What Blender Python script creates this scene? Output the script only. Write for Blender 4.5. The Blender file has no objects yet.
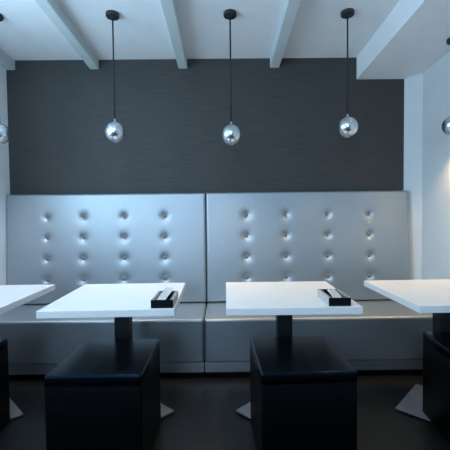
import bpy, bmesh, math, random
from mathutils import Matrix, Vector

# ------------------------------------------------------------------ camera, world, lights, exposure
scene = bpy.context.scene
COL = scene.collection
random.seed(7)

CAM_H, PITCH, ROLL, YAW, FPX = 1.2449, -0.0342, -0.0111, 0.0061, 363.07
cam_data = bpy.data.cameras.new('camera')
cam = bpy.data.objects.new('camera', cam_data)
COL.objects.link(cam)
x0 = Vector((math.cos(YAW), -math.sin(YAW), 0)); y0 = Vector((math.sin(YAW), math.cos(YAW), 0)); z0 = Vector((0, 0, 1))
F = y0 * math.cos(PITCH) + z0 * math.sin(PITCH)
U0 = -y0 * math.sin(PITCH) + z0 * math.cos(PITCH)
R = x0 * math.cos(ROLL) + U0 * math.sin(ROLL)
U = -x0 * math.sin(ROLL) + U0 * math.cos(ROLL)
M = Matrix.Identity(4)
for i in range(3):
    M[i][0], M[i][1], M[i][2] = R[i], U[i], -F[i]
M[2][3] = CAM_H
cam.matrix_world = M
cam_data.sensor_width = 36
cam_data.lens = 36 * FPX / 450
cam_data.clip_start = 0.02
scene.camera = cam

world = bpy.data.worlds.new('overcast daylight')
scene.world = world
world.use_nodes = True
bg = world.node_tree.nodes['Background']
bg.inputs[0].default_value = (0.40, 0.64, 1.0, 1)
bg.inputs[1].default_value = 0.06


def area(name, loc, target, sx, sy, power, color):
    d = bpy.data.lights.new(name, 'AREA')
    d.shape = 'RECTANGLE'; d.size = sx; d.size_y = sy; d.energy = power; d.color = color
    o = bpy.data.objects.new(name, d)
    COL.objects.link(o)
    o.location = loc
    o.rotation_euler = (Vector(target) - Vector(loc)).to_track_quat('-Z', 'Y').to_euler()
    return o


area('daylight_side_window', (-1.93, 1.0, 1.85), (0, 1.0, 2.6), 2.2, 1.15, 64, (0.48, 0.765, 1.0))
area('daylight_shopfront', (-0.8, -2.62, 2.0), (-0.8, 0, 2.1), 1.0, 1.0, 42, (0.46, 0.71, 1.0))
area('ceiling_panel_middle', (-0.73, 0.1, 2.77), (-0.73, 0.15, 0), 0.6, 1.3, 20, (0.74, 0.84, 1.0))
area('ceiling_panel_right', (0.07, 0.1, 2.77), (0.07, 0.15, 0), 0.6, 1.3, 7, (0.72, 0.82, 1.0))

scene.view_settings.view_transform = 'Standard'
scene.view_settings.look = 'None'
scene.view_settings.gamma = 1
scene.view_settings.exposure = 0.0
scene.cycles.use_denoising = True

# ------------------------------------------------------------------ materials


def mat(name, color, rough=0.5, metal=0.0, spec=0.5):
    m = bpy.data.materials.new(name)
    m.use_nodes = True
    b = m.node_tree.nodes['Principled BSDF']
    b.inputs['Base Color'].default_value = (*color, 1)
    b.inputs['Roughness'].default_value = rough
    b.inputs['Metallic'].default_value = metal
    b.inputs['Specular IOR Level'].default_value = spec
    return m


def textured(name, c1, c2, scale, stretch=(1, 1, 1), rough=0.5, metal=0.0, spec=0.5, bump=0.1, dist=0.002, detail=4, lo=0.35, hi=0.65):
    m = mat(name, c1, rough, metal, spec)
    nt = m.node_tree; N = nt.nodes; L = nt.links
    b = N['Principled BSDF']
    tc = N.new('ShaderNodeTexCoord'); mp = N.new('ShaderNodeMapping')
    mp.inputs['Scale'].default_value = stretch
    nz = N.new('ShaderNodeTexNoise'); nz.inputs['Scale'].default_value = scale; nz.inputs['Detail'].default_value = detail
    cr = N.new('ShaderNodeValToRGB')
    cr.color_ramp.elements[0].position = lo; cr.color_ramp.elements[0].color = (*c1, 1)
    cr.color_ramp.elements[1].position = hi; cr.color_ramp.elements[1].color = (*c2, 1)
    L.new(tc.outputs['Object'], mp.inputs[0]); L.new(mp.outputs[0], nz.inputs['Vector'])
    L.new(nz.outputs[0], cr.inputs[0]); L.new(cr.outputs[0], b.inputs['Base Color'])
    if bump:
        bp = N.new('ShaderNodeBump'); bp.inputs['Strength'].default_value = bump; bp.inputs['Distance'].default_value = dist
        L.new(nz.outputs[0], bp.inputs['Height']); L.new(bp.outputs[0], b.inputs['Normal'])
    return m


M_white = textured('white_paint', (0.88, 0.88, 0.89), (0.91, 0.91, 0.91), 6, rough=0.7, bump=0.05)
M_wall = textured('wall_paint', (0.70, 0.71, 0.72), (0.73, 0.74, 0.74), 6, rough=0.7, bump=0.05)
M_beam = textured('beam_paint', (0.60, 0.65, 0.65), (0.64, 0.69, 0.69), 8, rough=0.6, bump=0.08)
M_paper = textured('dark_wallpaper', (0.043, 0.041, 0.040), (0.060, 0.057, 0.055), 14, stretch=(0.35, 1, 9), rough=0.55, spec=0.35, bump=0.25, dist=0.003)
M_floor = textured('dark_floor', (0.008, 0.0078, 0.0075), (0.013, 0.0127, 0.012), 5, rough=0.45, spec=0.3, bump=0.05)
M_leather = textured('silver_leatherette', (0.40, 0.44, 0.47), (0.44, 0.48, 0.51), 160, rough=0.45, metal=0.8, spec=0.5, bump=0.06, dist=0.0008)
M_button = textured('button_leatherette', (0.16, 0.19, 0.22), (0.19, 0.22, 0.25), 120, rough=0.6, metal=0.1, spec=0.3, bump=0.05, dist=0.0006)
M_piping = mat('seam_piping', (0.22, 0.25, 0.28), 0.45, 0.2)
M_steel = textured('brushed_steel', (0.56, 0.57, 0.58), (0.66, 0.67, 0.68), 30, stretch=(0.4, 8, 8), rough=0.38, metal=0.9, bump=0.05, dist=0.0006)
M_plate = textured('matt_steel', (0.25, 0.25, 0.25), (0.31, 0.31, 0.31), 40, stretch=(1, 6, 1), rough=0.5, metal=0.35, bump=0.04, dist=0.0005)
M_post = mat('graphite_metal', (0.018, 0.022, 0.027), 0.45, 0.5)
M_table = textured('white_laminate', (0.80, 0.79, 0.79), (0.83, 0.82, 0.81), 9, rough=0.33, spec=0.4, bump=0.0)
M_stool = textured('black_leatherette', (0.0018, 0.0022, 0.003), (0.0032, 0.004, 0.0052), 140, rough=0.45, spec=0.15, bump=0.08, dist=0.0008)
M_seat = textured('black_seat_leatherette', (0.0018, 0.0022, 0.003), (0.0032, 0.004, 0.0052), 140, rough=0.24, spec=0.24, bump=0.04, dist=0.0006)
M_seat.node_tree.nodes['Principled BSDF'].inputs['Specular Tint'].default_value = (0.03, 0.42, 1.0, 1)  # blue glow of light on the stool tops, put into the reflection colour
M_black = mat('black_plastic', (0.008, 0.009, 0.010), 0.45)
M_chrome = mat('polished_chrome', (0.72, 0.76, 0.80), 0.24, 1.0)
M_lampin = mat('lamp_lining', (0.5, 0.48, 0.45), 0.4)
M_cable = mat('cable_rubber', (0.008, 0.009, 0.010), 0.6)
M_canopy = textured('canopy_metal', (0.03, 0.03, 0.032), (0.045, 0.045, 0.047), 60, rough=0.5, metal=0.3, bump=0.03, dist=0.0005)
M_boxside = textured('brushed_aluminium', (0.50, 0.51, 0.52), (0.66, 0.67, 0.68), 60, stretch=(1, 1, 2), rough=0.45, metal=0.5, bump=0.05, dist=0.0005)
M_boxin = textured('tray_lining', (0.16, 0.17, 0.18), (0.30, 0.31, 0.32), 90, rough=0.5, metal=0.2, bump=0.05, dist=0.0005)
M_boxfront = mat('tray_black', (0.004, 0.005, 0.006), 0.5, 0.0, 0.12)
M_paperw = textured('tissue_paper', (0.92, 0.92, 0.92), (0.95, 0.95, 0.95), 50, rough=0.85, bump=0.2, dist=0.001)
M_glow = bpy.data.materials.new('lamp_glow'); M_glow.use_nodes = True
_b = M_glow.node_tree.nodes['Principled BSDF']
_b.inputs['Emission Color'].default_value = (1.0, 0.78, 0.48, 1); _b.inputs['Emission Strength'].default_value = 6
_b.inputs['Base Color'].default_value = (0.9, 0.85, 0.75, 1)

# ------------------------------------------------------------------ mesh helpers


def link(name, bm, m, parent=None, smooth=True, loc=(0, 0, 0), weighted=False):
    me = bpy.data.meshes.new(name)
    bmesh.ops.recalc_face_normals(bm, faces=bm.faces[:])
    bm.to_mesh(me); bm.free()
    for p in me.polygons:
        p.use_smooth = smooth
    for mm in (m if isinstance(m, (list, tuple)) else [m]):
        me.materials.append(mm)
    o = bpy.data.objects.new(name, me)
    COL.objects.link(o)
    o.location = loc
    if parent is not None:
        o.parent = parent
    if weighted:
        w = o.modifiers.new('normals', 'WEIGHTED_NORMAL'); w.weight = 100
    return o


def add_box(bm, lo, hi, bev=0.0, seg=3, rot=None):
    b2 = bmesh.new()
    bmesh.ops.create_cube(b2, size=1)
    c = [(a + b) / 2 for a, b in zip(lo, hi)]; s = [b - a for a, b in zip(lo, hi)]
    for v in b2.verts:
        v.co = Vector((v.co.x * s[0], v.co.y * s[1], v.co.z * s[2]))
    if bev:
        bmesh.ops.bevel(b2, geom=b2.edges[:], offset=bev, segments=seg, profile=0.5, affect='EDGES')
    mt = Matrix.Translation(c)
    if rot is not None:
        mt = mt @ rot
    b2.transform(mt)
    tmp = bpy.data.meshes.new('tmp'); b2.to_mesh(tmp); b2.free()
    bm.from_mesh(tmp); bpy.data.meshes.remove(tmp)


def box(name, lo, hi, m, parent=None, bev=0.0, seg=3, rot=None):
    bm = bmesh.new(); add_box(bm, lo, hi, bev, seg, rot)
    return link(name, bm, m, parent, smooth=bev > 0, weighted=bev > 0)


def lathe(bm, prof, n=40, mt=None):
    """prof: list of (radius, z); caps where radius is 0"""
    rings = []
    for r, z in prof:
        if r <= 1e-6:
            rings.append([bm.verts.new((0, 0, z))])
        else:
            rings.append([bm.verts.new((r * math.cos(2 * math.pi * k / n), r * math.sin(2 * math.pi * k / n), z)) for k in range(n)])
    new = [v for r in rings for v in r]
    for a, b in zip(rings, rings[1:]):
        for k in range(n):
            k2 = (k + 1) % n
            if len(a) == 1 and len(b) == 1:
                continue
            if len(a) == 1:
                bm.faces.new((a[0], b[k], b[k2]))
            elif len(b) == 1:
                bm.faces.new((a[k], a[k2], b[0]))
            else:
                bm.faces.new((a[k], a[k2], b[k2], b[k]))
    if mt is not None:
        for v in new:
            v.co = mt @ v.co


def prism(bm, pts, z_lo, z_hi):
    """vertical prism over a plan polygon; z_lo / z_hi are numbers or functions of (x, y)"""
    f = lambda z, p: z(*p) if callable(z) else z
    lo = [bm.verts.new((x, y, f(z_lo, (x, y)))) for x, y in pts]
    hi = [bm.verts.new((x, y, f(z_hi, (x, y)))) for x, y in pts]
    n = len(pts)
    bm.faces.new(lo[::-1]); bm.faces.new(hi)
    for i in range(n):
        j = (i + 1) % n
        bm.faces.new((lo[i], lo[j], hi[j], hi[i]))


def thing(name, label, cat, loc=(0, 0, 0), rotz=0.0, group=None):
    o = bpy.data.objects.new(name, None)
    o.empty_display_size = 0.1
    COL.objects.link(o)
    o.location = loc; o.rotation_euler = (0, 0, rotz)
    o['label'] = label; o['category'] = cat
    if group:
        o['group'] = group
    return o


def tag(o, label, cat, group=None):
    o['label'] = label; o['category'] = cat
    if group:
        o['group'] = group
    return o


def dup(root, loc, rotz, label):
    r = root.copy(); COL.objects.link(r)
    r.location = loc; r.rotation_euler = (0, 0, rotz); r['label'] = label
    for ch in list(root.children):
        c = ch.copy(); COL.objects.link(c); c.parent = r
        for g in list(ch.children):
            d = g.copy(); COL.objects.link(d); d.parent = c
    return r


def struct(o):
    o['kind'] = 'structure'
    return o


# ------------------------------------------------------------------ the room
YW, SLOPE = 3.29, 0.0589                    # back wall; the ceiling rises towards the front of the room
YF = -2.6                                   # shop front
XL = -1.912                                 # left wall
ceil_z = lambda y: 2.618 + SLOPE * (YW - y)
beam_z = lambda y: 2.534 + SLOPE * (YW - y)
soff_z = lambda y: 2.425 + SLOPE * (YW - y)
RIGHT = [(1.643, YW), (1.745, 3.17), (1.745, YF)]   # plan line of the right wall

struct(box('floor', (-2.3, YF - 0.2, -0.1), (2.3, YW + 0.15, 0), M_floor))
bm = bmesh.new()
prism(bm, [(-2.1, YW + 0.12), (2.1, YW + 0.12), (2.1, YF - 0.1), (-2.1, YF - 0.1)], lambda x, y: ceil_z(y), lambda x, y: ceil_z(y) + 0.12)
struct(link('ceiling', bm, M_white, smooth=False))
struct(box('wall_back', (-2.1, YW, 0), (2.1, YW + 0.12, 2.75), M_paper))
# right wall with its bent corner
bm = bmesh.new()
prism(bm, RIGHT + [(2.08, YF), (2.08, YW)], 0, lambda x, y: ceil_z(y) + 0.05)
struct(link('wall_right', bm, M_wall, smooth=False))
# left wall with a window opening
WY0, WY1, WZ0, WZ1 = -1.8, 2.1, 1.2, 2.5
bm = bmesh.new()
T = -2.1
prism(bm, [(T, YF), (XL, YF), (XL, WY0), (T, WY0)], 0, lambda x, y: ceil_z(y) + 0.05)
prism(bm, [(T, WY1), (XL, WY1), (XL, YW), (T, YW)], 0, lambda x, y: ceil_z(y) + 0.05)
prism(bm, [(T, WY0), (XL, WY0), (XL, WY1), (T, WY1)], 0, WZ0)
prism(bm, [(T, WY0), (XL, WY0), (XL, WY1), (T, WY1)], WZ1, lambda x, y: ceil_z(y) + 0.05)
struct(link('wall_left', bm, M_white, smooth=False))
# shop front wall behind the viewer, mostly glazing
bm = bmesh.new()
for x_0, x_1, z_0, z_1 in ((-2.1, -1.4, 0, 3.02), (1.6, 2.1, 0, 3.02), (-1.4, 1.6, 0, 0.3), (-1.4, 1.6, 2.6, 3.02)):
    add_box(bm, (x_0, YF - 0.1, z_0), (x_1, YF, z_1))
struct(link('wall_front', bm, M_white, smooth=False))
# soffit along the right wall
bm = bmesh.new()
prism(bm, [(1.214, YW), (1.95, YW), (1.95, YF), (1.214, YF)], lambda x, y: soff_z(y), lambda x, y: ceil_z(y) + 0.02)
struct(link('trim_1', bm, M_white, smooth=False))
# ceiling beams
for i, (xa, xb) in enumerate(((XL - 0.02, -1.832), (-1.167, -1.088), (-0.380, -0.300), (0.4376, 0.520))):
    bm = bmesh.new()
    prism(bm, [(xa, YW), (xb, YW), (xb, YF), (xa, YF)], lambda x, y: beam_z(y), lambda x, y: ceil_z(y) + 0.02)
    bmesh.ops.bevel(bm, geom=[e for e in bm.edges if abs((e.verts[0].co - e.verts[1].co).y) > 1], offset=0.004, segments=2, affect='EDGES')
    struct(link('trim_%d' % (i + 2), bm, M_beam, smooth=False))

# ------------------------------------------------------------------ the two bench units along the back wall
SEAT_Z, SEAT_Y, TOP_Z = 0.4526, 2.682, 1.424
BY0, BY1 = 3.165, 3.215                     # face of the backrest at the seat and at its top


def backrest_mesh(xa, xb, cols, rows):
    """padded panel: heightfield face with rolled edges and a dimple at each button, closed behind"""
    z_a, z_b = SEAT_Z + 0.006, TOP_Z
    nx = int((xb - xa) / 0.009); nz = int((z_b - z_a) / 0.009)
    bm = bmesh.new(); grid = []
    er = 0.016
    for k in range(nz + 1):
        row = []
        for i in range(nx + 1):
            # denser sampling near the rim comes from easing the parameter
            x = xa + (xb - xa) * i / nx; z = z_a + (z_b - z_a) * k / nz
            t = (z - z_a) / (z_b - z_a)
            y = BY0 + (BY1 - BY0) * t
            d = min(x - xa, xb - x, z_b - z, z - z_a)
            if d < er:
                q = 1 - d / er
                y += er * (1 - math.sqrt(max(0, 1 - q * q)))
            y += -0.006 * math.sin(math.pi * t) * math.sin(math.pi * (x - xa) / (xb - xa))
            for cx in cols:
                if abs(cx - x) > 0.15:
                    continue
                for cz in rows:
                    dx, dz = x - cx, z - cz
                    r2 = dx * dx + dz * dz
                    if r2 < 0.02:
                        y += 0.015 * math.exp(-r2 / 0.023 ** 2) + 0.010 * math.exp(-r2 / 0.045 ** 2)
            row.append(bm.verts.new((x, y, z)))
        grid.append(row)
    for k in range(nz):
        for i in range(nx):
            bm.faces.new((grid[k][i], grid[k][i + 1], grid[k + 1][i + 1], grid[k + 1][i]))
    rim = grid[0][:] + [grid[k][nx] for k in range(1, nz + 1)] + [grid[nz][i] for i in range(nx - 1, -1, -1)] + [grid[k][0] for k in range(nz - 1, 0, -1)]
    back = [bm.verts.new((v.co.x, YW - 0.02, v.co.z)) for v in rim]
    n = len(rim)
    for i in range(n):
        j = (i + 1) % n
        bm.faces.new((rim[i], back[i], back[j], rim[j]))
    bm.faces.new(back)
    return bm


def bench(xa, xb, cols, label):
    t = thing('bench', label, 'bench', ((xa + xb) / 2, 2.95, 0), group='upholstered wall benches')
    off = Vector((-(xa + xb) / 2, -2.95, 0))
    rows = [1.222, 1.037, 0.851, 0.668]

    def part(name, bm, m, **kw):
        bm.transform(Matrix.Translation(off))
        return link(name, bm, m, t, **kw)
    part('backrest', backrest_mesh(xa + 0.003, xb - 0.003, cols, rows), M_leather)
    bm = bmesh.new(); add_box(bm, (xa + 0.002, SEAT_Y, 0.115), (xb - 0.002, YW - 0.02, SEAT_Z), 0.022, 5)
    part('seat', bm, M_leather, weighted=True)
    bm = bmesh.new(); add_box(bm, (xa + 0.003, SEAT_Y + 0.012, 0.045), (xb - 0.003, SEAT_Y + 0.06, 0.118), 0.002, 2)
    k = part('kick_strip', bm, M_steel, weighted=True); k['label'] = 'brushed steel strip under the seat front'
    bm = bmesh.new(); add_box(bm, (xa + 0.01, SEAT_Y + 0.09, 0.0), (xb - 0.01, YW - 0.02, 0.12))
    p = part('plinth', bm, M_black, smooth=False); p['label'] = 'black recessed plinth'
    for cx in cols:
        for cz in rows:
            tt = (cz - SEAT_Z) / (TOP_Z - SEAT_Z)
            y = BY0 + (BY1 - BY0) * tt + 0.019
            bm = bmesh.new()
            r = 0.0215
            prof = [(0, 0.010)] + [(r * math.sin(a), 0.010 * math.cos(a)) for a in [math.pi / 2 * s / 6 for s in range(1, 7)]] + [(r * 0.9, -0.008), (0, -0.008)]
            lathe(bm, prof, 20, Matrix.Translation((cx, y, cz)) @ Matrix.Rotation(math.pi / 2, 4, 'X'))
            part('button', bm, M_button)
    return t


SEAM = -0.1495
bench(-1.908, SEAM, [-1.545, -1.227, -0.871, -0.513], 'silver padded wall bench left of the middle seam, rows of buttons on its back')
bench(SEAM, 1.653, [0.207, 0.555, 0.925, 1.295], 'silver padded wall bench right of the middle seam, rows of buttons on its back')

# ------------------------------------------------------------------ tables
TW, TT, TZ = 0.7075, 0.0392, 0.75


def make_table(label):
    t = thing('table', label, 'table', group='white pedestal tables')
    h = TW / 2
    box('tabletop', (-h, -h, TZ - TT), (h, h, TZ), M_table, t, bev=0.003, seg=2)
    o = box('column', (-0.045, -0.042, 0.012), (0.045, 0.042, TZ - TT - 0.008), M_post, t, bev=0.003, seg=2)
    o['label'] = 'dark square column'
    box('mounting_plate', (-0.15, -0.15, TZ - TT - 0.010), (0.15, 0.15, TZ - TT + 0.001), M_post, t, bev=0.002, seg=2)
    s = 0.3 / math.sqrt(2)
    p = box('base_plate', (-s, -s, 0.008), (s, s, 0.020), M_plate, t, bev=0.002, seg=2)
    p.rotation_euler = (0, 0, math.radians(45))
    p['label'] = 'grey steel plate turned cornerwise'
    for k in range(4):
        bm = bmesh.new()
        a = k * math.pi / 2
        lathe(bm, [(0, 0), (0.014, 0), (0.014, 0.009), (0, 0.009)], 16, Matrix.Translation((0.22 * math.cos(a), 0.22 * math.sin(a), 0)))
        link('glide', bm, M_black, t, smooth=False)
    return t


TY = 1.8587 + 0.352
tbl = make_table('white square table at the far left, cut by the frame, nothing on it')
tbl.location = (-1.547, TY, 0)
dup(tbl, (-0.6158, TY, 0), 0.021, 'white square table in front of the left bench with tissue box on its right corner')
dup(tbl, (0.3692, TY, 0), -0.008, 'white square table right of the bench seam with tissue box at its right edge')
dup(tbl, (1.3618, TY + 0.01, 0), 0.022, 'bare white square table at the far right beside the pale wall')

# ------------------------------------------------------------------ stools
SW, SD, SH = 0.444, 0.49, 0.511


def make_stool(label):
    t = thing('stool', label, 'stool', group='black cube stools')
    a, b = SW / 2, SD / 2
    bm = bmesh.new()
    add_box(bm, (-a, -b, 0.018), (a, b, SH - 0.05))
    bmesh.ops.bevel(bm, geom=[e for e in bm.edges if abs((e.verts[0].co - e.verts[1].co).z) > 0.1], offset=0.012, segments=4, profile=0.5, affect='EDGES')
    bmesh.ops.delete(bm, geom=[f for f in bm.faces if f.normal.z > 0.9], context='FACES')
    link('body', bm, M_stool, t, weighted=True)
    # upholstered seat, softly crowned, continuing the sides
    b2 = bmesh.new(); add_box(b2, (-a, -b, SH - 0.05), (a, b, SH))
    bmesh.ops.bevel(b2, geom=[e for e in b2.edges if e.verts[0].co.z + e.verts[1].co.z > 2 * SH - 0.06], offset=0.012, segments=4, profile=0.5, affect='EDGES')
    link('seat', b2, M_seat, t, weighted=True)
    for sx in (-1, 1):
        for sy in (-1, 1):
            bm = bmesh.new()
            lathe(bm, [(0, 0), (0.018, 0), (0.02, 0.004), (0.02, 0.02), (0, 0.02)], 18, Matrix.Translation((sx * (a - 0.05), sy * (b - 0.05), 0)))
            link('foot', bm, M_black, t, smooth=False)
    return t


SY = 1.6263 + SD / 2
st = make_stool('black cube stool at the left frame edge, under the far left table')
st.location = (-1.508, 1.905, 0)
dup(st, (-0.600, SY, 0), 0.0, 'black cube stool under the table before the left bench, second from left')
dup(st, (0.381, SY, 0), 0.035, 'black cube stool just right of the bench seam, third from the left')
dup(st, (1.408, 1.915, 0), -0.08, 'black cube stool at the right frame edge, under the far right table')

# ------------------------------------------------------------------ pendant lamps
BR = 0.0725
PY = 2.62


def make_pendant(label, x, ztop, zball, power, color, tilt=(0, 0)):
    t = thing('pendant_lamp', label, 'lamp', (x, PY, zball), group='chrome globe pendants')
    up = ztop - zball
    # canopy lies flush on the sloping ceiling
    bm = bmesh.new()
    mt = Matrix.Translation((0, 0, up)) @ Matrix.Rotation(math.atan(-SLOPE), 4, 'X')
    lathe(bm, [(0, 0.003), (0.0455, 0.003), (0.0465, 0), (0.0465, -0.020), (0.044, -0.024), (0.008, -0.026), (0.008, -0.034), (0, -0.034)], 36, mt)
    o = link('canopy', bm, M_canopy, t, weighted=True); o['label'] = 'round dark ceiling canopy'
    bm = bmesh.new()
    lathe(bm, [(0, BR + 0.016), (0.0055, BR + 0.016), (0.0055, up - 0.026), (0, up - 0.026)], 12)
    link('cable', bm, M_cable, t)
    bm = bmesh.new()
    lathe(bm, [(0, BR + 0.020), (0.006, BR + 0.020), (0.0075, BR + 0.017), (0.0075, BR + 0.004), (0.013, BR + 0.001), (0.013, BR - 0.004), (0, BR - 0.004)], 20)
    link('cable_grip', bm, M_chrome, t)
    # mirrored globe, open at the bottom around the bulb
    rot = Matrix.Rotation(tilt[0], 4, 'X') @ Matrix.Rotation(tilt[1], 4, 'Y')
    bm = bmesh.new()
    half = math.radians(15)
    n = 34
    prof = [(BR * math.sin(a), BR * math.cos(a)) for a in [(math.pi - half) * s / n for s in range(n + 1)]]
    prof[0] = (0, BR)
    rr, zz = prof[-1]
    prof += [(rr - 0.002, zz - 0.001), (rr - 0.004, zz + 0.001), (rr - 0.004, zz + 0.018), (0, zz + 0.018)]
    lathe(bm, prof, 56, rot)
    g = link('globe', bm, M_chrome, t); g['label'] = 'mirror chrome globe'
    bm = bmesh.new()
    lathe(bm, [(0, zz + 0.006), (rr - 0.008, zz + 0.008), (rr - 0.007, zz + 0.014), (0, zz + 0.016)], 32, rot)
    b = link('bulb', bm, M_glow, t); b['label'] = 'warm glowing lamp disc'
    d = bpy.data.lights.new('pendant_beam', 'SPOT')
    d.energy = power; d.color = color; d.spot_size = math.radians(125); d.spot_blend = 0.9; d.shadow_soft_size = 0.05
    lo = bpy.data.objects.new('pendant_beam', d); COL.objects.link(lo)
    lo.parent = t; lo.location = (0, 0, -BR + 0.004)
    return t


CZ = ceil_z(PY)
COOL, WARM = (0.82, 0.87, 1.0), (1.0, 0.76, 0.44)
make_pendant('chrome globe pendant cut by the left frame edge', -1.585, CZ, 1.825, 24, COOL)
make_pendant('chrome globe pendant over the table before the left bench, second from left', -0.762, CZ, 1.828, 23, COOL)
make_pendant('chrome globe pendant just right of the bench seam, middle of the row', 0.068, CZ, 1.801, 26, WARM)
make_pendant('chrome globe pendant left of the white soffit, fourth in the row', 0.902, CZ, 1.847, 20, WARM)
make_pendant('chrome globe pendant hanging from the soffit at the right frame edge', 1.662, soff_z(PY), 1.852, 32, (1.0, 0.66, 0.30))

# ------------------------------------------------------------------ tissue boxes and the tissues in them


def make_tissue_box(label, loc, rotz):
    t = thing('tissue_box', label, 'tissue box', loc, rotz, 'small black table trays')
    w, l, h, th = 0.116, 0.222, 0.043, 0.006
    box('front_panel', (-w / 2, -l / 2, 0), (w / 2, -l / 2 + th, h), M_boxfront, t, 0.001, 2)['label'] = 'black front panel'
    box('back_panel', (-w / 2, l / 2 - th, 0), (w / 2, l / 2, h), M_boxfront, t, 0.001, 2)['label'] = 'black back panel'
    for s in (-1, 1):
        xa = -w / 2 if s < 0 else w / 2 - th
        o = box('side_panel', (xa, -l / 2 + th, 0), (xa + th, l / 2 - th, h), M_boxside, t, 0.001, 2)
        o['label'] = 'brushed grey side panel'
        xa = -w / 2 + th if s < 0 else w / 2 - th - 0.012
        r = box('lining', (xa, -l / 2 + th, 0.004), (xa + 0.012, l / 2 - th, h - 0.001), M_boxin, t)
        r['label'] = 'dark inner ledge'
    box('base', (-w / 2 + th, -l / 2 + th, 0), (w / 2 - th, l / 2 - th, 0.004), M_boxfront, t)
    return t


def make_tissue(label, loc, rotz, pts, width, skew):
    """a folded tissue: a thick soft strip following a side profile pts (y, z)"""
    bm = bmesh.new(); rows = []
    n = 8
    for j, (y, z) in enumerate(pts):
        rows.append([bm.verts.new(((i / n - 0.5) * width + skew * (j / (len(pts) - 1) - 0.5), y + 0.004 * math.sin(i * 1.3 + j), z + 0.0025 * math.sin(i * 1.7 + j * 0.9))) for i in range(n + 1)])
    for a, b in zip(rows, rows[1:]):
        for i in range(n):
            bm.faces.new((a[i], a[i + 1], b[i + 1], b[i]))
    r = bmesh.ops.solidify(bm, geom=bm.faces[:], thickness=0.004)
    o = link('tissue', bm, M_paperw, None, loc=loc)
    o.rotation_euler = (0, 0, rotz)
    tag(o, label, 'tissue', 'white tissues in the trays')
    return o


B2 = (-0.322, 1.990, TZ); B3 = (0.608, 1.988, TZ)
make_tissue_box('black tissue box on the table before the left bench', B2, 0.0)
make_tissue('white tissue standing up out of the tissue box on the left table', (B2[0], B2[1], TZ), 0.0,
            [(-0.085, 0.036), (-0.04, 0.041), (0.01, 0.045), (0.055, 0.050), (0.098, 0.058), (0.118, 0.062)], 0.050, 0.020)
make_tissue_box('black tissue box on the table right of the seam, grey side facing left', B3, 0.0)
make_tissue('white tissue lying slantwise on the tissue box on the right table', (B3[0], B3[1], TZ), 0.0,
            [(-0.092, 0.038), (-0.05, 0.042), (0.0, 0.044), (0.05, 0.045), (0.090, 0.046)], 0.048, 0.018)
